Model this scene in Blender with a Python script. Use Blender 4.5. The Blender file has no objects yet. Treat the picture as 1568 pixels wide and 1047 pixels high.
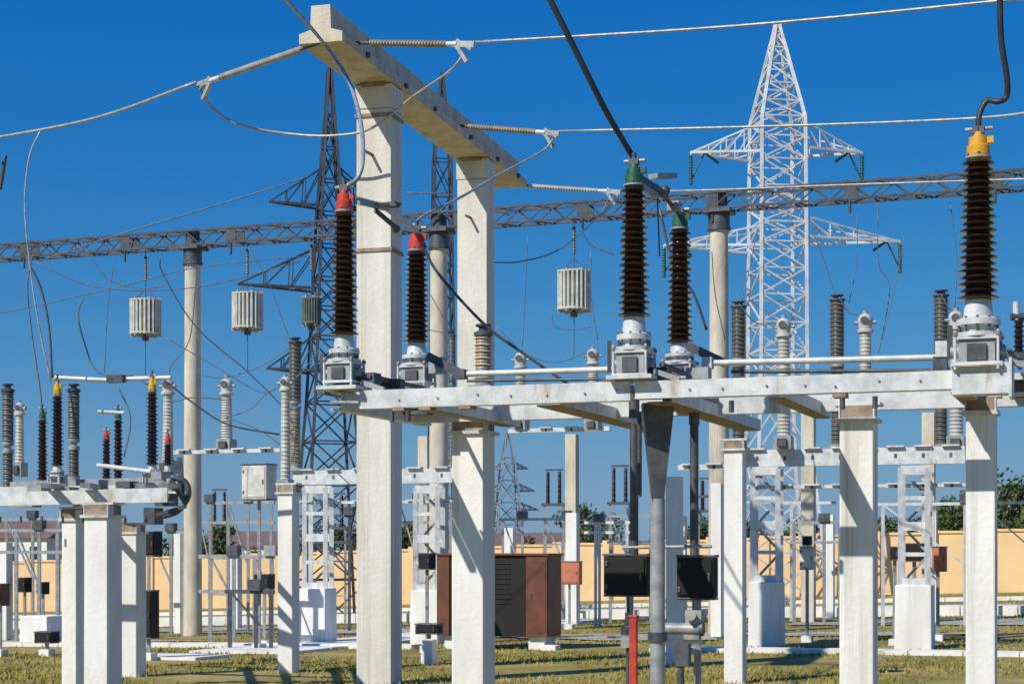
import bpy, math, random
from mathutils import Vector, Matrix
random.seed(7)
F=2600.0; EYE=1.7; TH=math.radians(20); T=math.tan(TH)
ROW=Vector((math.cos(TH),-math.sin(TH),0)); PERP=Vector((math.sin(TH),math.cos(TH),0)); UP=Vector((0,0,1))
def W(u,v,k): return Vector(((u-784)/k, F/k, EYE+(842-v)/k))
def K(u,Y0): return (F+T*(u-784))/Y0
def R(u,v,Y0): return W(u,v,K(u,Y0))
def sst(t): t=max(0,min(1,t)); return t*t*(3-2*t)
def gz(x,y):
    xx=max(-30,min(30,x))
    return (0.031*xx-0.38)*sst((y-18)/42.0)
# ------------------------------------------------------------ materials
def newmat(name):
    m=bpy.data.materials.new(name); m.use_nodes=True
    nt=m.node_tree; b=nt.nodes['Principled BSDF']
    return m,nt,b
def mat(name,c1,c2=None,scale=4.0,rough=0.6,metal=0.0,bump=0.15,stretch=(1,1,1),c3=None,dist=0.01,detail=6,coat=0,c3lo=.55):
    m,nt,b=newmat(name); N=nt.nodes; L=nt.links
    if c2 is None: c2=tuple(x*0.75 for x in c1)
    tc=N.new('ShaderNodeTexCoord'); mp=N.new('ShaderNodeMapping'); mp.inputs['Scale'].default_value=stretch
    oi=N.new('ShaderNodeObjectInfo'); ml=N.new('ShaderNodeMath'); ml.operation='MULTIPLY'; ml.inputs[1].default_value=37.0
    L.new(oi.outputs['Random'],ml.inputs[0]); L.new(ml.outputs[0],mp.inputs['Location'])
    L.new(tc.outputs['Object'],mp.inputs['Vector'])
    n=N.new('ShaderNodeTexNoise'); n.inputs['Scale'].default_value=scale; n.inputs['Detail'].default_value=detail; n.inputs['Roughness'].default_value=0.65
    L.new(mp.outputs[0],n.inputs['Vector'])
    r=N.new('ShaderNodeValToRGB'); r.color_ramp.elements[0].position=0.36; r.color_ramp.elements[1].position=0.62
    r.color_ramp.elements[0].color=(*c2,1); r.color_ramp.elements[1].color=(*c1,1)
    L.new(n.outputs['Fac'],r.inputs[0]); out=r.outputs[0]
    if c3:
        n2=N.new('ShaderNodeTexNoise'); n2.inputs['Scale'].default_value=scale*0.45; n2.inputs['Detail'].default_value=8; n2.inputs['Roughness'].default_value=0.75
        mp2=N.new('ShaderNodeMapping'); mp2.inputs['Scale'].default_value=(stretch[0]*1.6,stretch[1]*1.6,stretch[2]*0.5); mp2.inputs['Location'].default_value=(5,9,3)
        L.new(mp.outputs[0],mp2.inputs[0]); L.new(mp2.outputs[0],n2.inputs['Vector'])
        r2=N.new('ShaderNodeValToRGB'); r2.color_ramp.elements[0].position=c3lo; r2.color_ramp.elements[1].position=c3lo+.15
        r2.color_ramp.elements[0].color=(0,0,0,1); r2.color_ramp.elements[1].color=(1,1,1,1)
        L.new(n2.outputs['Fac'],r2.inputs[0])
        mx=N.new('ShaderNodeMixRGB'); mx.inputs[2].default_value=(*c3,1)
        L.new(r2.outputs[0],mx.inputs[0]); L.new(out,mx.inputs[1]); out=mx.outputs[0]
    L.new(out,b.inputs['Base Color'])
    b.inputs['Roughness'].default_value=rough; b.inputs['Metallic'].default_value=metal
    if coat: b.inputs['Coat Weight'].default_value=coat
    if bump:
        n3=N.new('ShaderNodeTexNoise'); n3.inputs['Scale'].default_value=scale*9; n3.inputs['Detail'].default_value=5
        L.new(tc.outputs['Object'],n3.inputs['Vector'])
        bp=N.new('ShaderNodeBump'); bp.inputs['Strength'].default_value=bump; bp.inputs['Distance'].default_value=dist
        L.new(n3.outputs['Fac'],bp.inputs['Height']); L.new(bp.outputs[0],b.inputs['Normal'])
    return m
M={}
M['white']=mat('whitewashed_concrete',(.84,.84,.81),(.70,.69,.65),2.4,0.85,bump=.5,stretch=(1,1,.3),c3=(.46,.44,.38),c3lo=.56)
M['conc']=mat('weathered_concrete',(.66,.60,.48),(.48,.43,.34),3,0.9,bump=.5,stretch=(1,1,.4),c3=(.34,.30,.23))
M['conc2']=mat('portal_concrete',(.78,.76,.69),(.62,.59,.51),2.0,0.9,bump=.6,stretch=(1,1,.25),c3=(.42,.38,.31),c3lo=.53)
M['galv']=mat('galvanised_steel',(.70,.72,.72),(.48,.50,.51),6,0.5,.1,bump=.15,c3=(.36,.29,.21),c3lo=.56)
M['galvm']=mat('weathered_zinc',(.40,.42,.43),(.25,.27,.28),9,0.5,.2,bump=.2,c3=(.25,.19,.13))
M['galvd']=mat('dull_steel',(.12,.13,.145),(.06,.065,.075),8,0.5,.3,bump=.15)
M['brownst']=mat('brown_steel',(.36,.28,.20),(.20,.14,.09),8,0.7,.1,bump=.2)  # rust on bolts and joints; also the brown plates under cross beams
M['towerw']=mat('tower_painted_steel',(.76,.77,.77),(.52,.53,.53),2,0.5,.1,bump=0)
M['towerd']=mat('tower_dark_steel',(.06,.07,.09),(.03,.035,.045),2,0.6,.2,bump=0)
M['truss']=mat('truss_steel',(.085,.10,.12),(.045,.05,.06),3,0.6,.2,bump=0)
M['towerf']=mat('hazed_far_steel',(.24,.29,.36),(.18,.22,.28),2,0.7,.1,bump=0)  # distance haze mixed into the far tower's steel colour
M['brown']=mat('brown_porcelain',(.028,.014,.011),(.015,.008,.007),6,0.22,bump=0,coat=.3)
M['greyp']=mat('grey_porcelain',(.17,.17,.16),(.11,.11,.10),6,0.4,bump=0)
M['palep']=mat('pale_porcelain',(.58,.58,.54),(.42,.41,.37),6,0.45,bump=0)
M['beigep']=mat('beige_porcelain',(.42,.37,.27),(.28,.24,.17),6,0.45,bump=0)
M['red']=mat('red_paint',(.60,.06,.03),(.42,.03,.02),10,0.5,c3=(.25,.06,.04))
M['green']=mat('green_paint',(.02,.13,.07),(.015,.08,.045),10,0.5)
M['yellow']=mat('yellow_paint',(.75,.40,.01),(.6,.28,.01),10,0.5,c3=(.35,.2,.03))
M['cable']=mat('dark_cable',(.04,.045,.05),(.025,.025,.03),10,0.5,bump=0)
M['wiremid']=mat('weathered_cable',(.17,.19,.22),(.09,.10,.12),10,0.5,bump=0)
M['alu']=mat('aluminium_wire',(.50,.50,.48),(.30,.30,.29),10,0.45,.3,bump=0)
M['wall']=mat('cream_plaster',(.85,.60,.32),(.76,.52,.27),.6,0.9,bump=.2,c3=(.64,.44,.24))
M['rust']=mat('brown_cabinet_paint',(.17,.058,.032),(.10,.036,.02),3,0.55)
M['darkbox']=mat('dark_cabinet_paint',(.009,.007,.007),(.006,.005,.005),3,0.7)
M['black']=mat('black_panel',(.007,.007,.008),(.004,.004,.004),6,0.75,bump=.05)
M['pink']=mat('faded_red_paint',(.58,.20,.11),(.46,.15,.08),6,0.6)
M['slab']=mat('concrete_slab',(.84,.83,.78),(.68,.66,.60),2,0.9,bump=.4,c3=(.5,.48,.4),c3lo=.62)
M['gravel']=mat('pale_gravel',(.60,.56,.47),(.36,.33,.26),14,0.95,bump=.8,dist=.03)
M['leaf']=mat('foliage',(.085,.12,.035),(.035,.055,.015),1.2,0.7,bump=0)
M['leaf2']=mat('foliage_light',(.12,.15,.05),(.06,.09,.02),1.2,.7,bump=0)
M['bark']=mat('bark',(.12,.09,.06),(.07,.05,.03),6,0.9)
M['trap']=mat('line_trap_coating',(.70,.70,.64),(.50,.49,.44),5,0.6,bump=0)
M['greenish']=mat('greenish_coating',(.16,.19,.16),(.10,.12,.10),5,.6)
M['roof']=mat('roof_sheet',(.20,.13,.11),(.14,.09,.08),2,0.7)
M['glass']=mat('dark_window',(.03,.04,.05),(.02,.03,.04),2,0.2,bump=0)
def grassmat(nm,a,b2,c):
    m,nt,b=newmat(nm); N=nt.nodes; L=nt.links
    tc=N.new('ShaderNodeTexCoord')
    n=N.new('ShaderNodeTexNoise'); n.inputs['Scale'].default_value=.42; n.inputs['Detail'].default_value=10; n.inputs['Roughness'].default_value=.76
    L.new(tc.outputs['Object'],n.inputs['Vector'])
    r=N.new('ShaderNodeValToRGB'); e=r.color_ramp.elements
    e[0].position=.34; e[0].color=(*a,1); e[1].position=.64; e[1].color=(*c,1)
    x=r.color_ramp.elements.new(.5); x.color=(*b2,1)
    L.new(n.outputs['Fac'],r.inputs[0]); L.new(r.outputs[0],b.inputs['Base Color'])
    b.inputs['Roughness'].default_value=.95
    n3=N.new('ShaderNodeTexNoise'); n3.inputs['Scale'].default_value=9; n3.inputs['Detail'].default_value=6
    L.new(tc.outputs['Object'],n3.inputs['Vector'])
    bp=N.new('ShaderNodeBump'); bp.inputs['Strength'].default_value=.5; bp.inputs['Distance'].default_value=.06
    L.new(n3.outputs['Fac'],bp.inputs['Height']); L.new(bp.outputs[0],b.inputs['Normal'])
    return m
M['grass']=grassmat('dry_grass',(.13,.13,.022),(.26,.21,.045),(.42,.32,.12))
M['blade']=grassmat('grass_blades',(.16,.17,.026),(.31,.27,.055),(.46,.37,.13))
# ------------------------------------------------------------ builder
class B:
    def __init__(s,name,origin=None,bevel=0):
        s.name=name; s.o=Vector(origin) if origin is not None else None
        s.v=[];s.f=[];s.m=[];s.sm=[];s.mats=[];s.bevel=bevel
    def mi(s,m):
        if m not in s.mats: s.mats.append(m)
        return s.mats.index(m)
    def add(s,vs,fs,m,smooth=False):
        n=len(s.v); i=s.mi(m)
        s.v+= [Vector(x) for x in vs]
        for f in fs: s.f.append([n+a for a in f]); s.m.append(i); s.sm.append(smooth)
    def hexa(s,p,m):
        s.add(p,[(3,2,1,0),(4,5,6,7),(0,1,5,4),(1,2,6,5),(2,3,7,6),(3,0,4,7)],m)
    def box(s,c,sz,m,yaw=-TH,taper=1.0):
        c=Vector(c); x=Vector((math.cos(yaw),math.sin(yaw),0)); y=Vector((-math.sin(yaw),math.cos(yaw),0))
        hx,hy,hz=sz[0]/2,sz[1]/2,sz[2]/2; p=[]
        for z,t in((-hz,1),(hz,taper)):
            for a,b_ in((-1,-1),(1,-1),(1,1),(-1,1)):
                p.append(c+x*(a*hx*t)+y*(b_*hy*t)+UP*z)
        s.hexa(p,m)
    def beam(s,p1,p2,w,h,m,w2=None,h2=None):
        p1=Vector(p1);p2=Vector(p2); d=(p2-p1)
        if d.length<1e-6: return
        d.normalize(); ref=UP if abs(d.z)<.95 else Vector((0,1,0))
        x=d.cross(ref).normalized(); z=x.cross(d)
        p=[]
        for q,a,b_ in((p1,w,h),(p2,w2 or w,h2 or h)):
            for i,j in((-1,-1),(1,-1),(1,1),(-1,1)): p.append(q+x*(i*a/2)+z*(j*b_/2))
        s.hexa(p,m)
    def channel(s,p1,p2,w,h,m,t=.012):
        p1=Vector(p1);p2=Vector(p2); d=(p2-p1).normalized(); x=d.cross(UP).normalized()
        if x.y>0: x=-x
        s.beam(p1+x*(w/2),p2+x*(w/2),t,h,m)
        o=-x*(t*.6)
        s.beam(p1+UP*(h/2-t*.5)+o,p2+UP*(h/2-t*.5)+o,w-t,t*.98,m)
        s.beam(p1-UP*(h/2-t*.5)+o,p2-UP*(h/2-t*.5)+o,w-t,t*.98,m)
    def lathe(s,o,prof,m,seg=20,axis=UP):
        o=Vector(o); ax=Vector(axis).normalized(); ref=Vector((1,0,0)) if abs(ax.x)<.9 else Vector((0,1,0))
        x=ax.cross(ref).normalized(); y=ax.cross(x)
        cs=[(math.cos(2*math.pi*i/seg),math.sin(2*math.pi*i/seg)) for i in range(seg)]
        for (r1,h1),(r2,h2) in zip(prof[:-1],prof[1:]):
            vs=[o+ax*h1+(x*c+y*q)*r1 for c,q in cs]+[o+ax*h2+(x*c+y*q)*r2 for c,q in cs]
            s.add(vs,[(i,(i+1)%seg,seg+(i+1)%seg,seg+i) for i in range(seg)],m,True)
        for r,h,fl in((prof[0][0],prof[0][1],1),(prof[-1][0],prof[-1][1],0)):
            if r>1e-4:
                vs=[o+ax*h+(x*c+y*q)*r for c,q in cs]
                s.add(vs,[tuple(range(seg))[::-1] if fl else tuple(range(seg))],m)
    def cyl(s,p1,p2,r,m,r2=None,seg=12):
        p1=Vector(p1);p2=Vector(p2); s.lathe(p1,[(r,0),(r2 if r2 is not None else r,(p2-p1).length)],m,seg,p2-p1)
    def sphere(s,c,r,m,seg=14,sq=1.0):
        s.lathe(c,[(max(1e-5,r*math.sin(a)), -r*sq*math.cos(a)) for a in [math.pi*i/8 for i in range(9)]],m,seg)
    def ribs(s,p,h,r0,r1,n,m,core=.62,seg=22):
        prof=[]; st=h/n
        for i in range(n):
            z=i*st; t=i/n; r=r0+(r1-r0)*t; rr=r*(1.0 if i%2==0 else .9); c=r*core
            prof+=[(c,z+st*.05),(rr*.97,z+st*.22),(rr,z+st*.32),(rr*.95,z+st*.42),(c*1.05,z+st*.78)]
        prof.append((r1*core,h)); s.lathe(p,prof,m,seg)
    def tube(s,pts,r,m,seg=6,smooth=True,sub=6):
        pts=[Vector(p) for p in pts]
        if smooth and len(pts)>2:
            q=[]; P=[pts[0]*2-pts[1]]+pts+[pts[-1]*2-pts[-2]]
            for i in range(1,len(P)-2):
                for j in range(sub):
                    t=j/sub; a,b_,c,d=P[i-1],P[i],P[i+1],P[i+2]
                    q.append(.5*((2*b_)+(c-a)*t+(2*a-5*b_+4*c-d)*t*t+(3*b_-a-3*c+d)*t**3))
            q.append(pts[-1]); pts=q
        n=len(pts); vs=[]; px=None
        for i,p in enumerate(pts):
            d=(pts[min(i+1,n-1)]-pts[max(i-1,0)]).normalized()
            if px is None:
                ref=UP if abs(d.z)<.9 else Vector((1,0,0)); x=d.cross(ref).normalized()
            else: x=(px-d*px.dot(d)).normalized()
            px=x; y=d.cross(x)
            for a in range(seg): vs.append(p+(x*math.cos(2*math.pi*a/seg)+y*math.sin(2*math.pi*a/seg))*r)
        fs=[(i*seg+a,i*seg+(a+1)%seg,(i+1)*seg+(a+1)%seg,(i+1)*seg+a) for i in range(n-1) for a in range(seg)]
        fs+=[tuple(range(seg))[::-1],tuple((n-1)*seg+a for a in range(seg))]
        s.add(vs,fs,m,True)
    def done(s):
        o=s.o
        if o is None:
            o=Vector((sum(p.x for p in s.v)/len(s.v),sum(p.y for p in s.v)/len(s.v),min(p.z for p in s.v)))
        me=bpy.data.meshes.new(s.name); me.from_pydata([tuple(p-o) for p in s.v],[],s.f)
        for k_ in s.mats: me.materials.append(M[k_])
        me.polygons.foreach_set('material_index',s.m); me.polygons.foreach_set('use_smooth',s.sm); me.update()
        ob=bpy.data.objects.new(s.name,me); ob.location=o; bpy.context.collection.objects.link(ob)
        if s.bevel:
            md=ob.modifiers.new('bevel','BEVEL'); md.width=s.bevel; md.segments=2; md.limit_method='ANGLE'
        return ob
# ------------------------------------------------------------ ground
xs=sorted(set([-3000,-1200,-500,-250,-120,-80]+[i*2 for i in range(-30,31)]+[80,120,250,500,1200,3000]))
ys=sorted(set([-500,-100,-30,-10,0]+[i*2 for i in range(1,60)]+[140,180,250,400,800,1600,4000]))
me=bpy.data.meshes.new('grass_ground'); nx=len(xs)
me.from_pydata([(x,y,gz(x,y)) for y in ys for x in xs],[],[(j*nx+i,j*nx+i+1,(j+1)*nx+i+1,(j+1)*nx+i) for j in range(len(ys)-1) for i in range(nx-1)])
me.materials.append(M['grass']); ob=bpy.data.objects.new('grass_ground',me); bpy.context.collection.objects.link(ob)
vs=[];fs=[]
for i in range(90000):
    y=19+ (random.random()**1.4)*44; x=(random.random()*2-1)*(y*.32+.5)
    if math.sin(x*1.3+y*.7)+math.sin(x*.5-y*1.1)+random.random()*2<.7: continue
    z=gz(x,y)-.015; a=random.random()*6.28; h=random.uniform(.02,.085); w=.012+y*.0003
    dx,dy=math.cos(a)*w,math.sin(a)*w; n=len(vs)
    vs+=[(x-dx,y-dy,z),(x+dx,y+dy,z),(x+random.uniform(-.05,.05),y+random.uniform(-.05,.05),z+h)]; fs.append((n,n+1,n+2))
me=bpy.data.meshes.new('grass_tufts'); me.from_pydata(vs,[],fs); me.materials.append(M['blade'])
ob=bpy.data.objects.new('grass_tufts',me); bpy.context.collection.objects.link(ob)
def strip(name,pA,pB,w,h,m='slab',seg=1.0,jit=.01):
    b=B(name); pA=Vector(pA);pB=Vector(pB); L=(pB-pA).length; n=max(1,int(L/seg)); d=(pB-pA)/n; dd=d.normalized(); x=Vector((dd.y,-dd.x,0))
    for i in range(n):
        p=[]
        for top in(0,1):
            for t,sgn in((.01,-1),(.99,-1),(.99,1),(.01,1)):
                q=pA+d*(i+t)+x*(sgn*w/2); p.append(Vector((q.x,q.y,gz(q.x,q.y)+(-.15 if not top else h+random.uniform(-jit,jit)*.5))))
        b.hexa(p,m)
    return b.done()
def G(u,Y0):
    k=K(u,Y0); return Vector(((u-784)/k,F/k,0))
strip('cable_trench',G(-60,49),G(1650,49),1.0,.26,seg=1.4)
strip('cable_trench',G(1000,30.6),G(1650,30.6),.6,.07,seg=.8)
strip('cable_trench',G(-60,30.5),G(640,30.5),.55,.08,seg=.8)
strip('concrete_path',G(880,48),G(880,48)-PERP*19,2.0,.05,seg=1.5)
strip('cable_trench',G(-60,60),G(1650,60),.5,.12)
strip('concrete_path',G(150,26),G(330,26),1.2,.05,seg=1.2)
def patch(u,Y0,rx,ry):
    c=G(u,Y0); b=B('gravel_patch'); vs=[]; n=28
    for i in range(n):
        a=2*math.pi*i/n; r=1+.18*math.sin(3*a+u)+.10*math.sin(7*a)+random.uniform(-.05,.05)
        q=c+ROW*(math.cos(a)*rx*r)+PERP*(math.sin(a)*ry*r); vs.append(Vector((q.x,q.y,gz(q.x,q.y)+.03)))
    vs.append(Vector((c.x,c.y,gz(c.x,c.y)+.035)))
    b.add(vs,[(i,(i+1)%n,n) for i in range(n)],'gravel'); b.done()
for q in((520,40,3.5,1.6),(250,43,4,2),(1250,38,3.5,1.0),(1480,44,4,1.6),(960,36,2.5,1.6),(120,33,2.5,1.2)): patch(*q)
# ------------------------------------------------------------ boundary wall
def wall():
    b=B('boundary_wall'); Y0=68; a=G(-500,Y0); e=G(2100,Y0); n=36; d=(e-a)/n
    for i in range(n):
        p=a+d*(i+.5); z=gz(p.x,p.y); L=d.length
        b.box((p.x,p.y,z+.95),(L*.995,.22,2.5),'wall')
        b.box((p.x,p.y,z+2.24),(L*1.0,.32,.09),'wall')
        q=a+d*i; zq=gz(q.x,q.y)
        b.box((q.x,q.y,zq+1.0),(.38,.40,2.7),'wall')
    b.done()
wall()
# ------------------------------------------------------------ pillars
def pillar(u,vtop,k,w,name='concrete_pillar',m='white',d=None):
    t=W(u,vtop,k); z0=gz(t.x,t.y)-.3
    b=B(name,bevel=.012); d=d or w
    b.box((t.x,t.y,(t.z+z0)/2),(w,d,t.z-z0),m,taper=.985)
    b.done()
    return t
portal_dir=(W(728,245,101)-W(582,135,120)); portal_dir.z=0; portal_dir.normalize()
b=B('concrete_portal',bevel=.015)
yawp=math.atan2(portal_dir.y,portal_dir.x)-math.pi/2
zt=W(582,135,120).z
for (u,k) in((581,120),(729,101)):
    t=W(u,842,k)
    b.box((t.x,t.y,(zt-.32)/2-.15),(.46,.43,zt-.32+.3),'conc2',yaw=yawp)
    b.box((t.x,t.y,zt-.162),(.49,.45,.30),'conc2',yaw=yawp)
c1=W(581,842,120); c2=W(729,842,101); c1.z=0; c2.z=0
pn=c1-portal_dir*2.0; pf=c2+portal_dir*2.0
side=Vector((portal_dir.y,-portal_dir.x,0))
def sect(p): return [Vector((p.x,p.y,zt))+side*a+UP*h for a,h in((-.27,.003),(.27,.003),(.27,.12),(.13,.16),(.12,.44),(-.12,.44),(-.13,.16),(-.27,.12))]
A=sect(pn);C=sect(pf)
b.add(A+C,[(7,6,5,4,3,2,1,0),tuple(range(8,16))]+[(i,(i+1)%8,8+(i+1)%8,8+i) for i in range(8)],'conc')
for z in (zt-.1,zt-1.8):
    b.box((c1.x,c1.y,z-.3),(.495,.465,.05),'brownst',yaw=yawp)
for p in(c1,c2): b.box((p.x,p.y,zt-.02),(.30,.6,.045),'brownst',yaw=yawp)
for q in (c1,c2):
    b.cyl(q+UP*(zt-.9)-PERP*.2,q+UP*(zt-.9)-PERP*.42,.02,'galvd')
    for t in(-1.2,.2,1.4): b.cyl(q+portal_dir*t+UP*(zt+.06)+side*.27,q+portal_dir*t+UP*(zt+.06)+side*.31,.035,'galvd')
b.done()
# ---- strain insulator strings
def string(p1,p2,r=.055,m='palep',n=None):
    b=B('strain_insulator',p1); p1=Vector(p1);p2=Vector(p2); d=p2-p1; L=d.length; d.normalize()
    b.cyl(p1-d*.12,p1+d*.12*L,.02,'galvd'); b.cyl(p2-d*.1*L,p2,.03,'galv')
    n=n or 14; prof=[]; a0=.1*L; st=.8*L/n
    for i in range(n):
        z=a0+i*st; prof+=[(r*.55,z),(r,z+st*.3),(r*.95,z+st*.45),(r*.55,z+st*.8)]
    prof.append((r*.55,a0+n*st)); b.lathe(p1,prof,m,14,d)
    b.beam(p2-d*.05,p2+d*.24,.03,.07,'alu'); b.beam(p2-UP*.02,p2+d*.14-UP*.2,.04,.045,'alu'); b.beam(p2+UP*.05,p2+d*.2-UP*.06,.035,.03,'alu')
    return b.done()
S1a=W(553,66,129);S1b=W(700,68,134)
S2a=W(705,193,107);S2b=W(835,203,111)
S3a=W(797,284,94);S3b=W(930,293,97)
SLa=W(478,70,131);SLb=W(322,124,124)
for a,c,m in((S1a,S1b,'beigep'),(S2a,S2b,'beigep'),(S3a,S3b,'palep')): string(a,c,.042 if m=='beigep' else .04,m,26)
string(SLa,SLb,.042,'palep',44)
def wire(pts,r,m='alu',name='power_line',sub=6):
    b=B(name); b.tube(pts,r,m,sub=sub); return b.done()
wire([S1b+ROW*.2,W(1130,40,143),W(1568,-2,156),W(1800,-25,165)],.016)
wire([S2b+ROW*.2,W(1200,193,119),W(1480,182,127),W(1600,170,131),W(1800,150,137)],.017)
wire([S3b+ROW*.2,W(1060,292,100),W(1300,283,106),W(1640,272,115)],.015)
wire([SLb-ROW*.2,W(150,180,117),W(0,210,112),W(-120,228,108)],.019)
wire([W(306,137,123),W(330,170,122),W(370,192,122),W(440,205,122),W(510,208,123),W(570,196,124),W(630,150,128),W(690,108,133),W(712,80,134)],.017,name='jumper_cable')
wire([W(850,210,111),W(830,232,113),W(775,262,120),W(700,305,140),W(650,330,160),W(634,345,171)],.016,name='jumper_cable')
wire([W(942,300,97),W(930,318,99),W(860,380,100),W(800,400,100),W(755,402,100)],.009,'galvd','jumper_cable')
wire([W(425,-15,175),W(465,30,160),W(500,72,140),W(532,120,150),W(551,180,170),W(556,240,184),W(548,272,186),W(532,285,187)],.020,'galvm','down_lead')
wire([W(835,-15,205),W(880,75,203),W(925,165,200),W(958,222,195),W(972,245,195)],.023,'cable','down_lead')
wire([W(1531,-10,216),W(1533,60,215),W(1542,120,214),W(1541,148,213),W(1528,156,213),W(1512,154,212),W(1500,175,212),W(1498,205,212)],.022,'cable','down_lead')
wire([W(62,200,115),W(45,240,115),W(38,310,115),W(45,400,115),W(60,500,115),W(78,585,115)],.011,'alu','jumper_cable')
for L_,k_,r_ in (([(50,390),(42,440),(50,520),(62,600),(64,640)],110,.011),
        ([(0,290),(4,265),(8,238)],110,.03),
        ([(128,455),(120,480),(128,520),(150,570),(200,575),(228,590)],110,.010),([(45,405),(62,440),(75,500),(80,578)],112,.016),
        ([(50,400),(150,440),(300,440),(460,400)],80,.010),([(0,480),(180,440),(300,410),(470,392)],75,.010),
        ([(60,400),(180,360),(330,315),(480,268)],100,.010),([(245,395),(250,420),(300,500),(380,570),(430,620),(450,650)],80,.013),
        ([(300,430),(290,520),(262,560),(258,585)],80,.011),([(243,575),(262,590),(300,620),(350,650),(428,665)],95,.016),
        ([(345,640),(385,625),(410,600),(440,590)],85,.011),([(265,615),(300,608),(345,612)],90,.011),
        ([(645,372),(672,420),(740,495),(800,540),(870,588)],168,.015),([(1010,320),(1030,400),(1062,450),(1082,505)],170,.013),
        ([(890,350),(905,375),(940,390)],75,.012),([(808,360),(804,450),(800,530)],75,.009),([(1312,330),(1312,400),(1300,465)],70,.008),
        ([(1345,300),(1345,400),(1362,440),(1350,520)],70,.010),([(1385,360),(1368,450),(1345,540)],60,.010),([(1455,310),(1465,400),(1462,470)],75,.009),
        ([(780,330),(700,300),(620,295)],90,.012),([(905,385),(905,450),(915,520)],75,.011),([(845,478),(850,500),(880,505),(905,500)],75,.009),
        ([(130,380),(170,430),(240,440),(300,400)],70,.010),([(380,380),(410,430),(440,510),(450,525)],72,.011),
        ([(175,400),(165,470),(160,570)],90,.007),([(250,515),(320,555),(400,600),(436,585)],78,.010),
        ([(500,440),(560,470),(640,500),(692,512)],80,.009),([(310,575),(345,578),(400,560),(452,525)],78,.010),
        ([(1285,455),(1300,478),(1325,485)],85,.011),([(1131,465),(1160,495),(1200,492)],85,.011),([(1441,450),(1452,470),(1464,480)],85,.011),
        ([(1160,350),(1150,400),(1135,465)],75,.009),([(1240,340),(1262,400),(1280,455)],75,.009),([(1090,385),(1095,450),(1110,520)],90,.010),
        ([(797,540),(850,555),(908,535)],66,.010),([(760,500),(790,530),(797,540)],70,.010),([(920,330),(935,300),(948,292)],97,.011),
        ([(350,640),(400,660),(440,690)],75,.010),([(180,590),(200,640),(190,700)],112,.009),([(500,520),(470,560),(452,580)],78,.010),
        ([(560,700),(600,650),(680,640)],75,.010),([(640,420),(670,470),(690,510)],80,.010)):
    wire([W(u,v,k_) for u,v in L_],r_,'galvd' if (r_>=.0125) else 'wiremid','jumper_cable')
# ---- brown bushings (breaker poles)
def bushing(u,vcap,vtop,vbot,vbase,Y0,wt,wb,cap,n=15,name='pole_insulator'):
    k=K(u,Y0); o=W(u,vbase,k); b=B(name,o); z=lambda v:(vbase-v)/k
    rt,rb=wt/2/k,wb/2/k; h=(vbase-vbot)/k
    b.box(o+UP*h*.26,(rb*1.7,rb*1.8,h*.36),'galvm'); b.box(o+UP*h*.24-PERP*rb*.95,(rb*.9,rb*.25,h*.24),'galvd'); b.box(o+UP*h*.45,(rb*2.1,rb*2.1,h*.05),'galv'); b.box(o+UP*h*.08,(rb*2.2,rb*2.2,h*.05),'galv')
    b.cyl(o+UP*h*.28-ROW*rb*1.3,o+UP*h*.28+ROW*rb*1.3,rb*.3,'galvm')
    for a,s_ in((-1,-1),(1,-1),(-1,1),(1,1)):
        q=o+ROW*(a*rb*1.0)+PERP*(s_*rb*1.0); b.cyl(q,q+UP*h*.55,.011,'galv',seg=8); b.cyl(q+UP*h*.47,q+UP*h*.52,.02,'brownst',seg=6)
    b.lathe(o,[(rb*1.15,h*.47),(rb*1.15,h*.53),(rb*.75,h*.55),(rb*.75,h*.62),(rb*1.05,h*.64),(rb*1.05,h*.72),(rb*.72,h*.76),(rb*.62,h*1.0)],'galv')
    for i in range(10):
        a=i*math.pi/5; q=o+Vector((math.cos(a),math.sin(a),0))*rb*.93+UP*h*.5; b.cyl(q,q+UP*h*.26,.009,'galvd',seg=6)
    b.ribs(o+UP*z(vbot),(vbot-vtop)/k,rb,rt,n,'brown',seg=26)
    hc=(vtop-vcap)/k; t=o+UP*z(vtop)
    b.lathe(t,[(rt*.66,-.01),(rt*.72,hc*.2),(rt*.72,hc*.6),(rt*.60,hc*.66),(rt*.58,hc*1.0),(rt*.34,hc*1.02),(rt*.30,hc*1.25)],cap)
    b.lathe(t,[(rt*.82,hc*.02),(rt*.82,hc*.12)],'galvm')
    for i in range(6):
        a=i*math.pi/3+.3; q=t+Vector((math.cos(a),math.sin(a),0))*rt*.72; b.cyl(q,q+UP*hc*.24,.009,'galvd',seg=6)
    b.box(t+UP*hc*1.35,(rt*.75,rt*.5,hc*.32),'galvd'); b.cyl(t+UP*hc*1.4-ROW*rt*.8,t+UP*hc*1.4+ROW*rt*.9,.015,'galvm'); b.box(t+UP*hc*.85+ROW*rt*.7,(rt*.5,rt*.4,hc*.3),cap)
    b.cyl(t+UP*hc*1.4,t+UP*hc*1.85,rt*.18,'galvd')
    b.done(); return t+UP*hc*1.4
t1=bushing(527,298,326,514,592,13.5,36,45,'red',21)
t2=bushing(638,360,386,526,592,14.9,36,43,'red',18)
t3=bushing(971,258,286,486,584,13.5,40,51,'green',21)
t4=bushing(1041,330,352,526,584,14.9,34,43,'green',19)
t5=bushing(1498,211,244,460,568,13.5,48,63,'yellow',21)
b=B('contact_arm')
b.beam(W(548,308,186),W(592,318,180),.04,.05,'galvm'); b.beam(W(592,318,180),W(640,356,171),.035,.045,'galv'); b.cyl(W(572,315,183),W(612,312,178),.02,'brownst'); b.box(W(596,314,180),(.16,.08,.04),'galvd')
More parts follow.
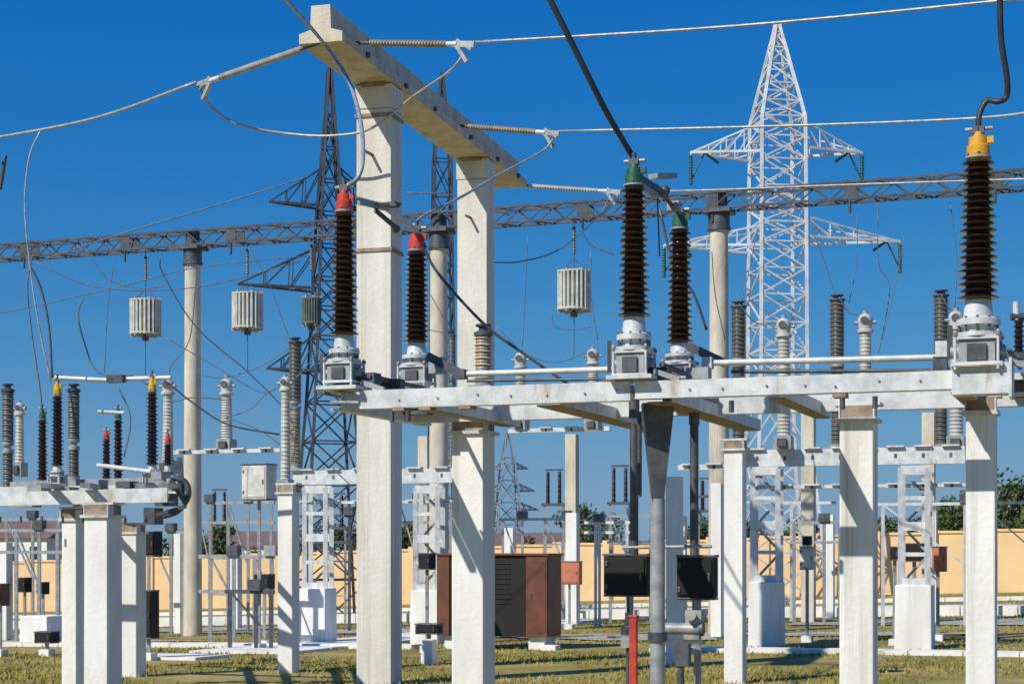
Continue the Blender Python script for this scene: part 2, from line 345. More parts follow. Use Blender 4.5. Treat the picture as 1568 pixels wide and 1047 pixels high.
b.beam(W(575,322,182),W(610,352,176),.03,.03,'cable'); b.sphere(W(606,350,176),.04,'galvd'); b.beam(W(640,360,171),W(650,380,171),.05,.05,'galvd')
b.done()
b=B('contact_arm')
b.beam(W(978,272,194),W(1020,300,188),.04,.05,'galvd'); b.beam(W(1000,270,191),W(1030,270,188),.09,.04,'galvm'); b.cyl(W(1005,285,190),W(1041,330,181),.018,'galvd')
b.beam(W(1006,286,190),W(1010,392,186),.012,.018,'cable'); b.sphere(W(1018,292,186),.045,'galvd'); b.beam(W(985,285,193),W(1005,298,190),.03,.06,'galvm'); b.box(W(1032,316,184),(.1,.08,.08),'galvm')
b.done()
b=B('disconnector_contact'); b.ribs(W(1560,548,200),.30,.045,.04,8,'brown'); b.cyl(W(1548,485,200),W(1580,485,200),.03,'galvd'); b.box(W(1562,545,200),(.24,.12,.05),'galvd'); b.cyl(W(1556,462,200),W(1556,490,200),.025,'galv'); b.done()
# ---- steel support frame
def frame():
    b=B('steel_support_frame')
    zf=2.93
    def FR(u,Y0,z): k=K(u,Y0); return Vector(((u-784)/k,F/k,z))
    b.channel(FR(555,13.5,zf),FR(968,13.5,zf),.10,.15,'galv'); b.channel(FR(975,13.5,zf+.003),FR(1525,13.5,zf+.003),.10,.135,'galv')
    b.box(FR(1503,13.5,zf+.0),(.40,.22,.22),'galv'); b.box(FR(1549,13.5,zf),(.02,.3,.28),'galv')
    b.channel(FR(625,15.2,zf),FR(1570,15.2,zf),.10,.14,'galv')
    b.channel(FR(515,13.5,zf),FR(515,13.5,zf)+PERP*1.9,.1,.15,'galv')
    b.beam(FR(512,13.5,zf-.01),FR(555,13.5,zf-.02),.15,.02,'galvm')
    for u in (650,840,1010,1190,1470):
        p=FR(u,13.5,zf-.09)
        if u in(840,1010):
            b.beam(p-PERP*.0,p+PERP*3.3,.20,.012,'brownst'); b.beam(p+ROW*.1+UP*.05,p+ROW*.1+PERP*3.3+UP*.05,.012,.1,'galv')  # bottom plate brown, upright web in the zinc colour
        else:
            b.beam(p,p+PERP*2.0,.13,.012,'brownst'); b.beam(p+ROW*.065+UP*.05,p+ROW*.065+PERP*2.0+UP*.05,.012,.1,'galv')
    for u in(638,1041,1572):
        p=FR(u,14.9,zf+.1); b.box(p+UP*.03,(.34,.34,.05),'galv'); b.box(p-UP*.06,(.26,.16,.12),'galvd')
    for u in(527,971,1498):
        p=FR(u,13.5,zf+.1); b.box(p,(.36,.32,.03),'galv'); b.beam(p+PERP*.1-ROW*.26,p+PERP*1.2-ROW*.26,.06,.05,'galvd')
        b.beam(p-ROW*.2+UP*.06,p-ROW*.2+UP*.30,.03,.05,'galvd'); b.beam(p+ROW*.16+UP*.05,p+ROW*.36-UP*.02,.04,.04,'galvm'); b.cyl(p+ROW*.22+UP*.1,p+ROW*.22+UP*.1+PERP*1.2,.02,'galvd')
    b.cyl(R(700,573,14.2),R(945,565,14.2),.025,'galv'); b.cyl(R(1075,556,14.2),R(1442,547,14.2),.025,'galv'); b.cyl(R(1120,569,14.6),R(1450,567,14.6),.016,'galvd'); b.cyl(R(715,583,14.6),R(960,580,14.6),.013,'galvd')
    b.beam(R(655,545,14.4),R(712,575,14.4),.05,.07,'galvd'); b.beam(R(1055,530,14.4),R(1110,556,14.4),.05,.07,'galvd')
    b.box(R(706,573,14.2),(.09,.09,.08),'galvd'); b.box(R(1084,556,14.2),(.08,.09,.09),'galv'); b.box(R(1450,535,13.9),(.16,.12,.12),'galv'); b.box(R(1440,560,13.9),(.1,.1,.14),'galvd')
    b.box(R(563,580,13.6),(.18,.15,.09),'galvd'); b.box(R(600,590,14.0),(.2,.1,.1),'galvd'); b.box(R(1012,573,13.6),(.14,.12,.1),'galvd'); b.box(R(1070,572,14.0),(.18,.12,.09),'galvm'); b.box(R(670,560,14.6),(.12,.12,.14),'galvm')
    b.beam(R(495,560,13.5),R(520,592,13.5),.05,.04,'galvd'); b.beam(R(528,572,13.7),R(565,604,13.7),.25,.015,'galvd')
    for u in list(range(570,960,55))+list(range(1050,1460,60)):
        u+=random.uniform(-12,12); p=FR(u,13.5,zf+random.uniform(-.02,.02)); q=p-PERP*.056; b.cyl(q,q-PERP*.012,.009,'brownst' if random.random()<.6 else 'galvm',seg=6)
    for u in (600,625,1120,1290,1340):
        p=FR(u,13.44,zf-.1); b.cyl(p,p-UP*.09,.02,'galvd',seg=8)
    for u in (615,655,716,1287,1500): b.box(FR(u,13.5,zf-.085),(.10,.14,.03),'brownst')
    c=FR(1007,13.9,0)
    zt_,zm=2.86,EYE+(842-775)/188
    b.beam((c.x,c.y,zt_),(c.x,c.y,zm),.25,.22,'galvd',.085,.085)
    b.cyl((c.x,c.y,zm+.05),(c.x,c.y,-.2),.060,'galvm',seg=16); b.cyl((c.x,c.y,1.05),(c.x,c.y,.98),.08,'galvd')
    for u,Y0,v0,v1,r in((971,14.6,650,850,.036),(1063,14.6,640,850,.036),(979,14.2,630,760,.02)):
        b.cyl(R(u,v0,Y0),R(u,v1,Y0),r,'galvd')
    b.cyl(R(971,640,14.6),R(971,600,14.6),.045,'galvd'); b.cyl(R(1063,600,14.6),R(1063,650,14.6),.045,'galvd')
    b.cyl(R(953,838,14.3),R(1090,836,14.3),.014,'galvm')
    b.done()
frame()
def headplate(u,v,Y0,w=.3):
    b=B('pillar_head_plate'); p=R(u,v,Y0)
    b.box(p+UP*.01,(w*1.2,w*1.2,.03),'galv'); b.box(p+UP*.075,(w*.95,w*.9,.10),'brownst'); b.box(p+UP*.14,(w*1.35,w*.8,.025),'galv')
    for a in(-1,1): b.box(p+ROW*(a*w*.5)+UP*.07-PERP*w*.3,(.012,.1,.10),'galv')
    b.done()
pillar(725,665,168,.31); headplate(725,665,K(725,1)/168,.31)
pillar(1315,646,188,.275); headplate(1315,646,K(1315,1)/188,.275)
pillar(1503,635,200,.22); headplate(1503,635,K(1503,1)/200,.22)
pillar(1126,690,119,.245); headplate(1126,690,K(1126,1)/119,.26)
pillar(442,756,108,.235); headplate(442,756,K(442,1)/108,.24)
pillar(1033,730,102,.22)
pillar(158,792,150,.28); headplate(158,792,K(158,1)/150,.28)
pillar(113,797,140,.19); headplate(113,797,K(113,1)/140,.2)
pillar(204,817,112,.26); headplate(204,817,K(204,1)/112,.25)
# ---- control boxes
def cabinet(u,v0,v1,w,k,m,name='control_box',d=.25,trim='galvd',post=True):
    p=W(u,(v0+v1)/2,k); h=(v1-v0)/k; b=B(name,bevel=.006); ww=w/k
    b.box(p,(ww,d,h),m); b.box(p-PERP*(d/2+.008),(ww*.9,.014,h*.9),m); b.box(p+UP*(h/2+.012),(ww*1.06,d*1.1,.022),trim)
    b.box(p-UP*(h/2+.012),(ww*1.02,d*1.02,.02),trim)
    b.box(p-PERP*(d/2+.022)+ROW*ww*.38,(.02,.02,.08),'galvd')
    for s_ in(-1,1): b.box(p-PERP*(d/2+.018)-ROW*ww*.42+UP*h*.3*s_,(.025,.02,.05),trim)
    if post:
        g=gz(p.x,p.y); b.beam((p.x,p.y,p.z-h/2-.02),(p.x,p.y,g-.1),.06,.06,'galvm'); b.box((p.x,p.y,g+.05),(.2,.2,.14),'slab')
    b.done()
cabinet(961,851,909,68,175,'black',post=False,d=.16); cabinet(1068,853,914,58,175,'black',post=True,d=.16)
b=B('breaker_drive_mechanism')
p=W(1046,962,178); b.cyl(p-ROW*.17,p+ROW*.15,.05,'galvm',seg=18); b.cyl(p+ROW*.15,p+ROW*.18,.062,'galvd',seg=18); b.cyl(p-ROW*.2,p-ROW*.17,.06,'galvd',seg=18)
b.box(p+Vector((.03,0,-.11)),(.3,.1,.03),'galvd'); b.box(p+Vector((.1,0,.1)),(.14,.12,.12),'galvm'); b.box(p+Vector((.0,0,-.22)),(.12,.1,.2),'galvd'); b.cyl(p+Vector((.05,-.08,.12)),p+Vector((.05,-.14,.12)),.045,'palep',seg=16)
b.cyl(p+Vector((-.02,0,-.3)),p+Vector((-.02,0,-1.2)),.03,'galvd')
b.done()
b=B('breaker_drive_mechanism'); p=W(962,958,172); b.cyl(p,p+UP*.12,.03,'galvm'); b.box(p-UP*.1,(.11,.1,.18),'galvm'); b.cyl(p+UP*.12,W(961,910,172),.012,'galvd'); b.beam(p-UP*.1,W(930,975,172),.02,.02,'galvm'); b.cyl(p-UP*.1,Vector((p.x,p.y,-.05)),.02,'galvd'); b.done()
b=B('red_marker_post',bevel=.005); p=W(970,945,180); b.box((p.x,p.y,p.z/2-.1),(.065,.05,p.z+.2),'red'); b.box((p.x,p.y,p.z+.01),(.08,.065,.02),'red'); b.done()
# ---- row-3 steel: blocks, ladder posts, beams
def block(u,v0,k,w,name='foundation_block'):
    p=W(u,v0,k); g=gz(p.x,p.y); b=B(name,bevel=.02); b.box((p.x,p.y,(p.z+g-.1)/2),(w,w*.95,p.z-g+.1),'white',taper=.97); b.done(); return p
def ladder(u,v0,v1,k,w=.5):
    a=W(u,v0,k); c=W(u,v1,k); b=B('steel_lattice_post')
    for s_ in(-1,1):
        for q in(-1,1):
            o=ROW*(s_*w/2)+PERP*(q*w*.3); b.beam(a+o,c+o,.09,.05,'galv')
    h=a.z-c.z; n=4
    for i in range(n+1):
        z=UP*(-h*i/n*.96-.04)
        for q in(-1,1): b.beam(a+z-ROW*w/2+PERP*(q*w*.31),a+z+ROW*w/2+PERP*(q*w*.31),.02,.15 if i%2==0 else .07,'galv')
        if i<n:
            z2=UP*(-h*(i+1)/n*.96-.04)
            b.beam(a+z+ROW*(w/2*(1 if i%2 else -1))+PERP*(w*.29),a+z2+ROW*(w/2*(-1 if i%2 else 1))+PERP*(w*.29),.02,.045,'galvm')
    b.done()
for u,vb,vt,k in((1174,890,718,84),(1401,895,716,87),(487,900,746,77),(657,903,746,79)):
    block(u,vb,k,.58 if u<1300 else .64); ladder(u,vt,vb,k,.46)
block(65,942,72,.7); block(657,978,100,.2); block(842,987,86,.32)
def rowbeam(u0,u1,v0,v1,k0,m='galv',h=.26):
    b=B('steel_crossbeam'); a=W(u0,v0,k0); z=a.z-h/2; Y0=K(u0,1)/k0
    def P(u): k=K(u,Y0); return Vector(((u-784)/k,F/k,z))
    b.channel(P(u0),P(u1),.18,h,m,t=.02)
    n=int((u1-u0)/45)
    for i in range(n+1):
        q=P(u0+(i+.5)*(u1-u0)/(n+1))-PERP*.092; b.box(q,(.05,.02,.08),'galvd'); b.box(q+PERP*.02+UP*h*.56,(.3,.2,.03),m)
    b.done()
rowbeam(1140,1478,690,0,83.5,h=.3); rowbeam(452,700,721,0,76,h=.28)
rowbeam(1138,1480,744,0,83,h=.06); rowbeam(452,700,768,0,76,h=.05)
rowbeam(780,935,657,0,62,h=.1); rowbeam(265,432,690,0,72,h=.08)
rowbeam(1040,1150,712,0,80,h=.1)
# ---- arresters / CTs
def arrester(u,v0,v1,k,wpx,split=None,m='greyp',m2=None,name='post_insulator'):
    o=W(u,v1,k); b=B(name,o); r=wpx/2/k; H=(v1-v0)/k
    b.box(o+UP*.03,(r*2.6,r*2.6,.06),'galvm'); b.lathe(o,[(r*.9,.06),(r*.9,.12)],'galvm')
    s_=(split-v0)/(v1-v0) if split else 0
    if split:
        hl=H*(1-s_)
        b.ribs(o+UP*.12,hl-.2,r*.9,r*.9,max(6,int(hl/.045)),m2 or m,core=.75,seg=16); b.lathe(o+UP*(hl-.08),[(r*.9,0),(r*.9,.05),(r*.5,.06),(r*.5,.1),(r*.9,.11),(r*.9,.16)],'galvm')
        b.ribs(o+UP*(hl+.08),H-hl-.16,r,r,max(6,int((H-hl)/.045)),m,core=.78,seg=16)
    else: b.ribs(o+UP*.12,H-.2,r,r,max(6,int(H/.045)),m,core=.78,seg=16)
    b.lathe(o+UP*(H-.08),[(r*.85,0),(r*1.05,.01),(r*1.05,.04),(r*.5,.06),(r*.5,.09),(r*.85,.1),(r*.85,.12)],'galvd'); b.done()
def ct(u,v0,v1,k,wpx,name='current_transformer'):
    o=W(u,v1,k); b=B(name,o); r=wpx/2/k; H=(v1-v0)/k
    b.box(o+UP*.12,(r*2.2,r*2.2,.24),'galvm'); b.box(o+UP*.12-PERP*r*1.3,(r*1.2,r*.5,.14),'galvd')
    b.ribs(o+UP*.24,H-.24-r*2.6,r*.95,r*.8,max(7,int(H/.045)),'palep',core=.86,seg=16)
    t=o+UP*(H-r*2.6); b.lathe(t,[(r*1.05,0),(r*1.05,.04),(r*.8,.06),(r*.9,r*1.2)],'palep'); b.sphere(t+UP*r*1.5,r*.98,'palep'); b.cyl(t+UP*r*2.3,t+UP*r*2.8,r*.35,'galvm')
    b.cyl(t+UP*r*1.3-ROW*r*1.4,t+UP*r*1.3+ROW*r*1.4,.03,'galvm'); b.lathe(t+UP*r*1.5-PERP*r*1.0,[(r*.5,0),(r*.5,.03)],'galvd',12,PERP)
    b.done()
for u,v0 in((1131,465),(1282,455),(1441,448)): arrester(u,v0,690,84,24,555,'greyp','greyp')
for u,v0 in((1200,485),(1325,478),(1464,474)): ct(u,v0,688,85,24)
for u,v0 in((797,538),(908,532)): ct(u,v0,658,66,20)
arrester(452,520,721,76,21,620,'greyp','beigep'); ct(437,575,756,90,18); ct(347,577,690,72,21)
arrester(740,503,600,155,28,None,'beigep'); arrester(113,592,742,108,20,680,'greyp'); arrester(12,592,768,108,20,685,'greyp'); ct(30,615,730,90,16); ct(257,578,725,85,20)
arrester(692,510,720,78,12,None,'greyp')
# ---- left breaker group
def LB(u,vc,vt,vb,vbase,k,w,cap,n=13): bushing(u,vc,vt,vb,vbase,K(u,1)/k,w*.85,w,cap,n)
LB(88,588,606,713,742,115,20,'yellow',18); LB(65,630,643,735,755,108,17,'green',15); LB(233,582,600,712,742,117,20,'yellow',18)
LB(181,630,643,735,755,110,16,'green',15); LB(163,662,672,738,752,108,15,'red',12); LB(257,668,680,712,742,112,15,'red',7)
b=B('steel_support_frame')
def at(u,k,z): return Vector(((u-784)/k,F/k,z))
b.channel(at(-40,135,2.27),at(262,148,2.27),.1,.15,'galv'); b.channel(at(-30,118,2.45),at(280,124,2.45),.1,.13,'galv'); b.channel(at(20,110,2.6),at(255,118,2.6),.1,.1,'galvm')
for u in(70,130,215,250):
    b.beam(at(u,146,2.38),at(u+35,112,2.55),.1,.05,'galvm')
for u,v,w,h in((40,770,.3,.1),(100,752,.25,.1),(165,760,.3,.12),(215,748,.28,.14),(255,765,.2,.15),(235,790,.15,.2),(130,775,.2,.1),(270,742,.15,.15),(195,742,.2,.08),(60,748,.2,.07),(150,742,.15,.12),(246,728,.14,.1)):
    b.box(W(u,v,128),(w,.2,h),'galvd' if (u%2) else 'galvm')
b.cyl(W(85,578,112),W(168,582,113),.03,'galv'); b.cyl(W(190,580,114),W(262,578,115),.03,'galv'); b.box(W(178,580,114),(.25,.1,.1),'galvd'); b.cyl(W(150,630,112),W(190,632,112),.025,'galv')
b.cyl(W(150,712,115),W(232,722,118),.03,'galv')
b.tube([W(262,730,130),W(284,738,130),W(288,760,130),W(272,782,130),W(250,790,130)],.035,'galvd',8)
b.beam(W(262,735,130),W(285,770,130),.1,.05,'galvd'); b.beam(W(275,700,128),W(280,765,128),.06,.04,'galvd'); b.beam(W(240,788,130),W(285,775,130),.08,.04,'galvd')
for u in range(0,250,32): b.cyl(W(u,790,142),W(u,800,142),.014,'galvd',seg=6)
b.done()
# ---- tall round concrete posts and lattice gantry beam
TY=37.8; ZT=EYE+7.05
def rpost(u,Y0,w,ztop=ZT):
    k=K(u,Y0); x,y=(u-784)/k,F/k; g=gz(x,y)
    b=B('concrete_mast',(x,y,g)); b.lathe((x,y,g-.2),[(w*.56,0),(w*.46,ztop-g+.0)],'conc',18); b.lathe((x,y,ztop-.25),[(w*.6,0),(w*.6,.06),(w*.55,.08),(w*.55,.35)],'galvd'); b.box((x,y,ztop+.15),(w*1.4,w*1.4,.08),'galvd')
    b.lathe((x,y,ztop-.25),[(w*.42,.3),(w*.42,.8)],'truss')
    b.done()
rpost(295,TY,.40); rpost(672,TY,.42); rpost(1101,TY,.42)
def trussrow():
    b=B('lattice_gantry_beam')
    def P(u,z,off): k=K(u,TY); return Vector(((u-784)/k,F/k,z))+PERP*off
    a=P(-300,ZT+.2,0); e=P(1900,ZT+.2,0); n=84; d=(e-a)/n; hh,ww=.34,.44
    cs=[(-ww/2,0),(ww/2,0),(-ww/2,hh),(ww/2,hh)]
    for o,z in cs: b.beam(a+PERP*o+UP*z,e+PERP*o+UP*z,.05,.05,'truss')
    for i in range(n):
        p=a+d*i;q=a+d*(i+1)
        for o in(-ww/2,ww/2):
            z0,z1=(0,hh) if i%2 else (hh,0); b.beam(p+PERP*o+UP*z0,q+PERP*o+UP*z1,.03,.03,'truss')
        for z in(0,hh):
            o0,o1=(-ww/2,ww/2) if i%2 else (ww/2,-ww/2); b.beam(p+PERP*o0+UP*z,q+PERP*o1+UP*z,.025,.025,'truss')
        if i%7==3:
            for o in(-ww/2,ww/2): b.box(p+PERP*o+UP*hh/2,(.25,.02,hh*1.0),'truss')
            b.cyl(p-PERP*ww/2,p-PERP*ww/2-UP*.3,.03,'truss')
    b.done()
trussrow()
def trap(u,v0,v1,w,m='trap'):
    k=K(u,TY); c=W(u,v1,k); H=(v1-v0)/k; r=w/2/k; b=B('line_trap',c)
    b.lathe(c,[(r*.80,.03),(r*.80,H-.03)],m,20)
    for i in range(22):
        a=i*2*math.pi/22; q=c+Vector((math.cos(a),math.sin(a),0))*r*.93; b.beam(q+UP*.02,q+UP*(H-.02),r*.12,r*.14,m)
    for z in(0,H):
        for a in(0,1.05,2.1):
            d=Vector((math.cos(a),math.sin(a),0))*r; b.beam(c+UP*z-d,c+UP*z+d,.03,.05,'alu')
    for z in (.04,H-.05): b.lathe(c,[(r*1.0,z),(r*1.0,z+.03)],m,24)
    tp=Vector((c.x,c.y,ZT+.2)); b.cyl(c+UP*H,tp,.010,'galvd',seg=6); b.ribs(tp-UP*.75,.6,.045,.045,9,'greyp',seg=12)
    for s_ in (-1,1): b.cyl(c+UP*(H+.25),c+UP*H+ROW*s_*r*.8,.01,'galvd',seg=6)
    b.cyl(c-UP*.0,c-UP*.12,.08,'galvd'); b.cyl(c-UP*.1,c-UP*.95,.010,'galvd',seg=6)
    b.done()
trap(223,458,514,48); trap(379,448,505,48); trap(879,414,477,52); trap(477,455,498,30,'greenish')
# ---- lattice towers
def tower(name,u,k,prof,arms,m,leg=.09,br=.05,yaw=.25,insul=True,na=5):
    x,y=(u-784)/k,F/k; g=gz(x,y); b=B(name,(x,y,g)); cx=Vector((math.cos(yaw),math.sin(yaw),0)); cy=Vector((-math.sin(yaw),math.cos(yaw),0)); o=Vector((x,y,0))
    def pt(z,hw,i): a,c=((-1,-1),(1,-1),(1,1),(-1,1))[i%4]; return o+cx*a*hw+cy*c*hw+UP*z
    for j,((z0,w0),(z1,w1)) in enumerate(zip(prof[:-1],prof[1:])):
        for i in range(4):
            b.beam(pt(z0,w0,i),pt(z1,w1,i),leg,leg,m)
            b.beam(pt(z1,w1,i),pt(z1,w1,i+1),br,br,m)
            if i%2==0 or j%2: b.beam(pt(z0,w0,i),pt(z1,w1,i+1),br,br,m)
            if i%2==0 or not j%2: b.beam(pt(z0,w0,i+1),pt(z1,w1,i),br,br,m)
    def hwat(z):
        for (z0,w0),(z1,w1) in zip(prof[:-1],prof[1:]):
            if z0<=z<=z1: return w0+(w1-w0)*(z-z0)/(z1-z0)
        return prof[-1][1]
    for z,h,L,s_ in arms:
        hw=hwat(z); hw2=hwat(z+h); tip=o+cx*(s_*(hw+L))+UP*(z+.05)
        rb=[o+cx*s_*hw+cy*q*hw+UP*z for q in(-1,1)]; rt=[o+cx*s_*hw2+cy*q*hw2+UP*(z+h) for q in(-1,1)]
        for q in(0,1): b.beam(rb[q],tip,leg*.8,leg*.8,m); b.beam(rt[q],tip,br,br,m)
        n=na
        for i in range(n):
            t0,t1=i/n,(i+1)/n
            for q in(0,1):
                b.beam(rt[q].lerp(tip,t0),rb[q].lerp(tip,t1),br*.8,br*.8,m)
                if i: b.beam(rt[q].lerp(tip,t0),rb[q].lerp(tip,t0),br*.8,br*.8,m)
            b.beam(rb[0].lerp(tip,t0),rb[1].lerp(tip,t1),br*.8,br*.8,m)
        if insul:
            b.ribs(tip-UP*1.15,1.05,.08,.08,11,'green',seg=10); b.cyl(tip-UP*.15,tip+UP*0,.03,m)
            q=tip-cx*s_*.5; b.cyl(q,tip-UP*1.0,.03,'green',seg=6); b.cyl(q,q-cx*s_*.5-UP*.35,.05,'green',seg=6)
    b.done()
def zz(v,k): return EYE+(842-v)/k
k=43
zs=[zz(v_,k) for v_ in (580,540,497,455,415,375,345,318,290,250,215,185)]
pr=[(-.5,1.5),(1.6,1.32),(3.4,1.12),(5.2,.95)]+[(z,.84-.05*i/11) for i,z in enumerate(zs)]
pr[-1]=(zs[-1],.78)
top=[(zz(160,k),.66),(zz(132,k),.52),(zz(102,k),.37),(zz(75,k),.24),(zz(50,k),.11),(zz(35,k),.05)]
tower('transmission_tower',1190,k,pr+top,[(zz(240,k),1.0,2.35,-1),(zz(232,k),.9,2.35,1),(zz(382,k),.70,3.3,-1),(zz(367,k),.70,3.75,1)],'towerw',.11,.048,.14,na=4)
k=50; prd=[(-1,1.25),(.8,1.12),(2.3,1.0),(3.7,.88),(5.0,.78),(6.2,.68),(7.2,.62),(8.2,.56),(9.1,.51),(10,.47),(11,.43),(12,.38),(13,.30),(14,.22),(15,.14),(zz(105,k),.05)]
tower('transmission_tower',505,k,[(z,w*.88) for z,w in prd],[(zz(318,k),1.2,1.55,-1),(zz(318,k),1.2,1.55,1),(zz(445,k),1.3,2.4,-1),(zz(445,k),1.3,1.6,1),(zz(570,k),1.1,1.4,-1)],'towerd',.085,.042,.35,insul=False,na=3)
k=56; prm=[(0,.38)]+[(i*.95,.38-.012*i) for i in range(1,14)]
prm=[p for p in prm if p[0]<zz(112,k)-.5]+[(zz(112,k),.03)]
tower('lightning_mast',677,k,prm,[],'towerd',.06,.03,.2,insul=False)
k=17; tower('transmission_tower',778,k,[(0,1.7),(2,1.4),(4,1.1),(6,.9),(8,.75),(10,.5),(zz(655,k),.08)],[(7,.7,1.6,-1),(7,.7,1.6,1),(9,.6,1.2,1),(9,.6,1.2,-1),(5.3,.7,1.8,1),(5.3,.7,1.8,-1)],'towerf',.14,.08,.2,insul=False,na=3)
# ---- background substation clutter
for u,vt,k,w in((876,665,58,.30),(1238,634,62,.32),(1422,632,64,.30),(650,668,58,.28)): pillar(u,vt,k,w,'concrete_column','conc')
for u,vt,k,w in((877,785,60,.30),(1237,752,62,.28),(1270,788,58,.25),(781,808,55,.28),(1045,790,60,.2),(361,835,56,.26),(274,815,60,.2),(8,830,66,.25),(1425,770,64,.3),(730,800,50,.2),(1098,740,75,.22)):
    pillar(u,vt,k,w)
def hanging(u,v0,v1,k):
    b=B('post_insulator_pair')
    for s_ in(-1,1):
        p=W(u,v1,k)+ROW*(.17*s_); b.ribs(p,(v1-v0)/k,.07,.06,12,'brown',seg=10)
    a=W(u,v0,k); b.beam(a-ROW*.25+UP*.05,a+ROW*.25+UP*.05,.06,.05,'galvd'); c=W(u,v1,k); b.beam(c-ROW*.35-UP*.04,c+ROW*.35-UP*.04,.1,.08,'galvd')
    g=gz(c.x,c.y)
    for s_ in(-1,1): b.beam(c+ROW*.28*s_-UP*.08,Vector((c.x,c.y,g))+ROW*.28*s_,.06,.06,'galvm')
    for t in(.35,.7): b.beam(c+ROW*.28-UP*t*(c.z-g),c-ROW*.28-UP*t*(c.z-g),.04,.05,'galvm')
    b.done()
for u,v0,v1,k in((848,722,770,55),(949,716,768,56),(336,752,800,50),(515,758,806,54),(1085,735,780,56)): hanging(u,v0,v1,k)
def rail(u0,u1,vs_,k,posts,m='galvd',name='steel_stand'):
    b=B(name); Y0=K(u0,1)/k
    for v_ in vs_:
        z=W(u0,v_,k).z; k1=K(u1,Y0); b.beam(at(u0,k,z),at(u1,k1,z),.06,.07,m)
    for i,u in enumerate(posts):
        kk=K(u,Y0); a=at(u,kk,W(u0,min(vs_),k).z); g=gz(a.x,a.y); b.beam(a,(a.x,a.y,g-.1),.07,.07,m)
        if i+1<len(posts) and i%2==0:
            k2=K(posts[i+1],Y0); c=at(posts[i+1],k2,a.z*.5+g*.5); b.beam(a,c,.035,.035,m)
        if i%2: b.box(a+UP*.12,(.25,.18,.2),'galvd' if i%4==1 else 'galvm')
    b.done()
rail(305,420,(852,905),78,(322,358,390,416),'galvm'); rail(298,420,(770,800),60,(300,322,350,380,415),'galvm'); rail(0,100,(812,845),70,(25,60,88),'galvm'); rail(0,95,(795,),60,(10,50,90),'galvm')
rail(765,870,(795,),58,(770,800,835,868),'galvm'); rail(895,965,(800,815),62,(912,918,960),'galv'); rail(1340,1480,(772,),66,(1352,1478),'galv'); rail(1200,1280,(770,),60,(1212,),'galv'); rail(150,300,(815,),62,(228,262,280),'galvm')
rail(600,690,(768,800),60,(612,640,690),'galvm'); rail(1060,1110,(760,800),60,(1062,1100),'galvd'); rail(460,540,(790,830),62,(470,535),'galvd'); rail(1480,1640,(770,),60,(1500,1600),'galvd')
rail(345,420,(905,),84,(352,392,415),'galvd'); rail(1210,1290,(800,830),64,(1216,1262,1286),'galvm'); rail(930,1000,(790,830),58,(935,968,996),'galvm')
# cabinets
def tcab():
    b=B('transformer_kiosk',bevel=.01); k=84; w=(855-675)/k; p=W(765,911,k); h=122/k
    b.box(p,(w*.97,.75,h),'darkbox'); b.box(p+ROW*(w/2-.22)-PERP*.385,(.40,.03,h*1.0),'rust'); b.box(p-ROW*(w/2-.12)-PERP*.385,(.24,.03,h),'rust'); b.box(p+UP*(h/2+.02),(w*1.02,.85,.04),'rust')
    b.box(p+ROW*(w*.485+.012),(.02,.75,h),'rust')
    for i in range(9): b.box(p-PERP*.382+UP*(h*.4-i*.09)-ROW*.1,(.9,.012,.02),'darkbox')
    for s_ in(-1,1): b.box(p-UP*(h/2+.15)+ROW*s_*w*.38,(.3,.6,.3),'white')
    b.box(p+ROW*(w/2-.32)-PERP*.41,(.03,.02,.12),'galvd'); b.box(p+ROW*(w/2-.22)-PERP*.402,(.34,.008,h*.9),'rust'); b.done()
tcab()
cabinet(872,860,893,36,64,'pink'); cabinet(1436,838,873,26,80,'pink'); cabinet(1400,833,858,28,84,'black'); cabinet(1370,838,856,12,84,'black'); cabinet(654,848,870,20,88,'black')
cabinet(1236,838,870,20,80,'trap','meter_box',.2); cabinet(1236,822,834,14,81,'black','meter_box',.1,post=False)
cabinet(397,712,764,42,84,'trap','junction_box',.4); cabinet(228,905,975,22,95,'darkbox','control_box'); cabinet(405,880,900,26,80,'darkbox'); cabinet(72,968,982,30,90,'darkbox',post=True); cabinet(0,895,925,20,90,'rust'); cabinet(657,956,968,36,98,'darkbox',post=True)
cabinet(38,885,905,14,66,'black'); cabinet(236,815,850,14,100,'darkbox',post=False);cabinet(66,892,908,12,66,'black')
# ---- trees
def leaves(b,c,r,n,s0=.09,s1=.17,sq=.8):
    for i in range(n):
        d=Vector((random.gauss(0,1),random.gauss(0,1),random.gauss(0,1))).normalized()*r*(random.random()**.45); d.z*=sq
        p=c+d; s=random.uniform(s0,s1); a=Vector((random.gauss(0,1),random.gauss(0,1),random.gauss(0,1))).normalized(); e=a.orthogonal().normalized(); f=a.cross(e)
        b.add([p-e*s,p-f*s*.6,p+e*s,p+f*s*.6],[(0,1,2,3)],'leaf2' if random.random()<.4 else 'leaf')
def tree(u,vt,k,w):
    x,y=(u-784)/k,F/k; g=gz(x,y); H=zz(vt,k)-g; b=B('tree',(x,y,g)); o=Vector((x,y,g))
    b.cyl(o-UP*.1,o+UP*H*.5,.14,'bark',.08,8)
    for i in range(7):
        a=random.random()*6.28; t=o+UP*H*random.uniform(.3,.5); q=o+Vector((math.cos(a)*w*.35,math.sin(a)*w*.35,H*random.uniform(.6,.85))); b.cyl(t,q,.05,'bark',.02,5)
    for i in range(16):
        a=random.random()*6.28; rr=w*.45*random.random()**.6; zc=random.uniform(.38,.92); c=o+Vector((math.cos(a)*rr,math.sin(a)*rr,H*zc)); leaves(b,c,w*random.uniform(.13,.24),100)
    b.done()
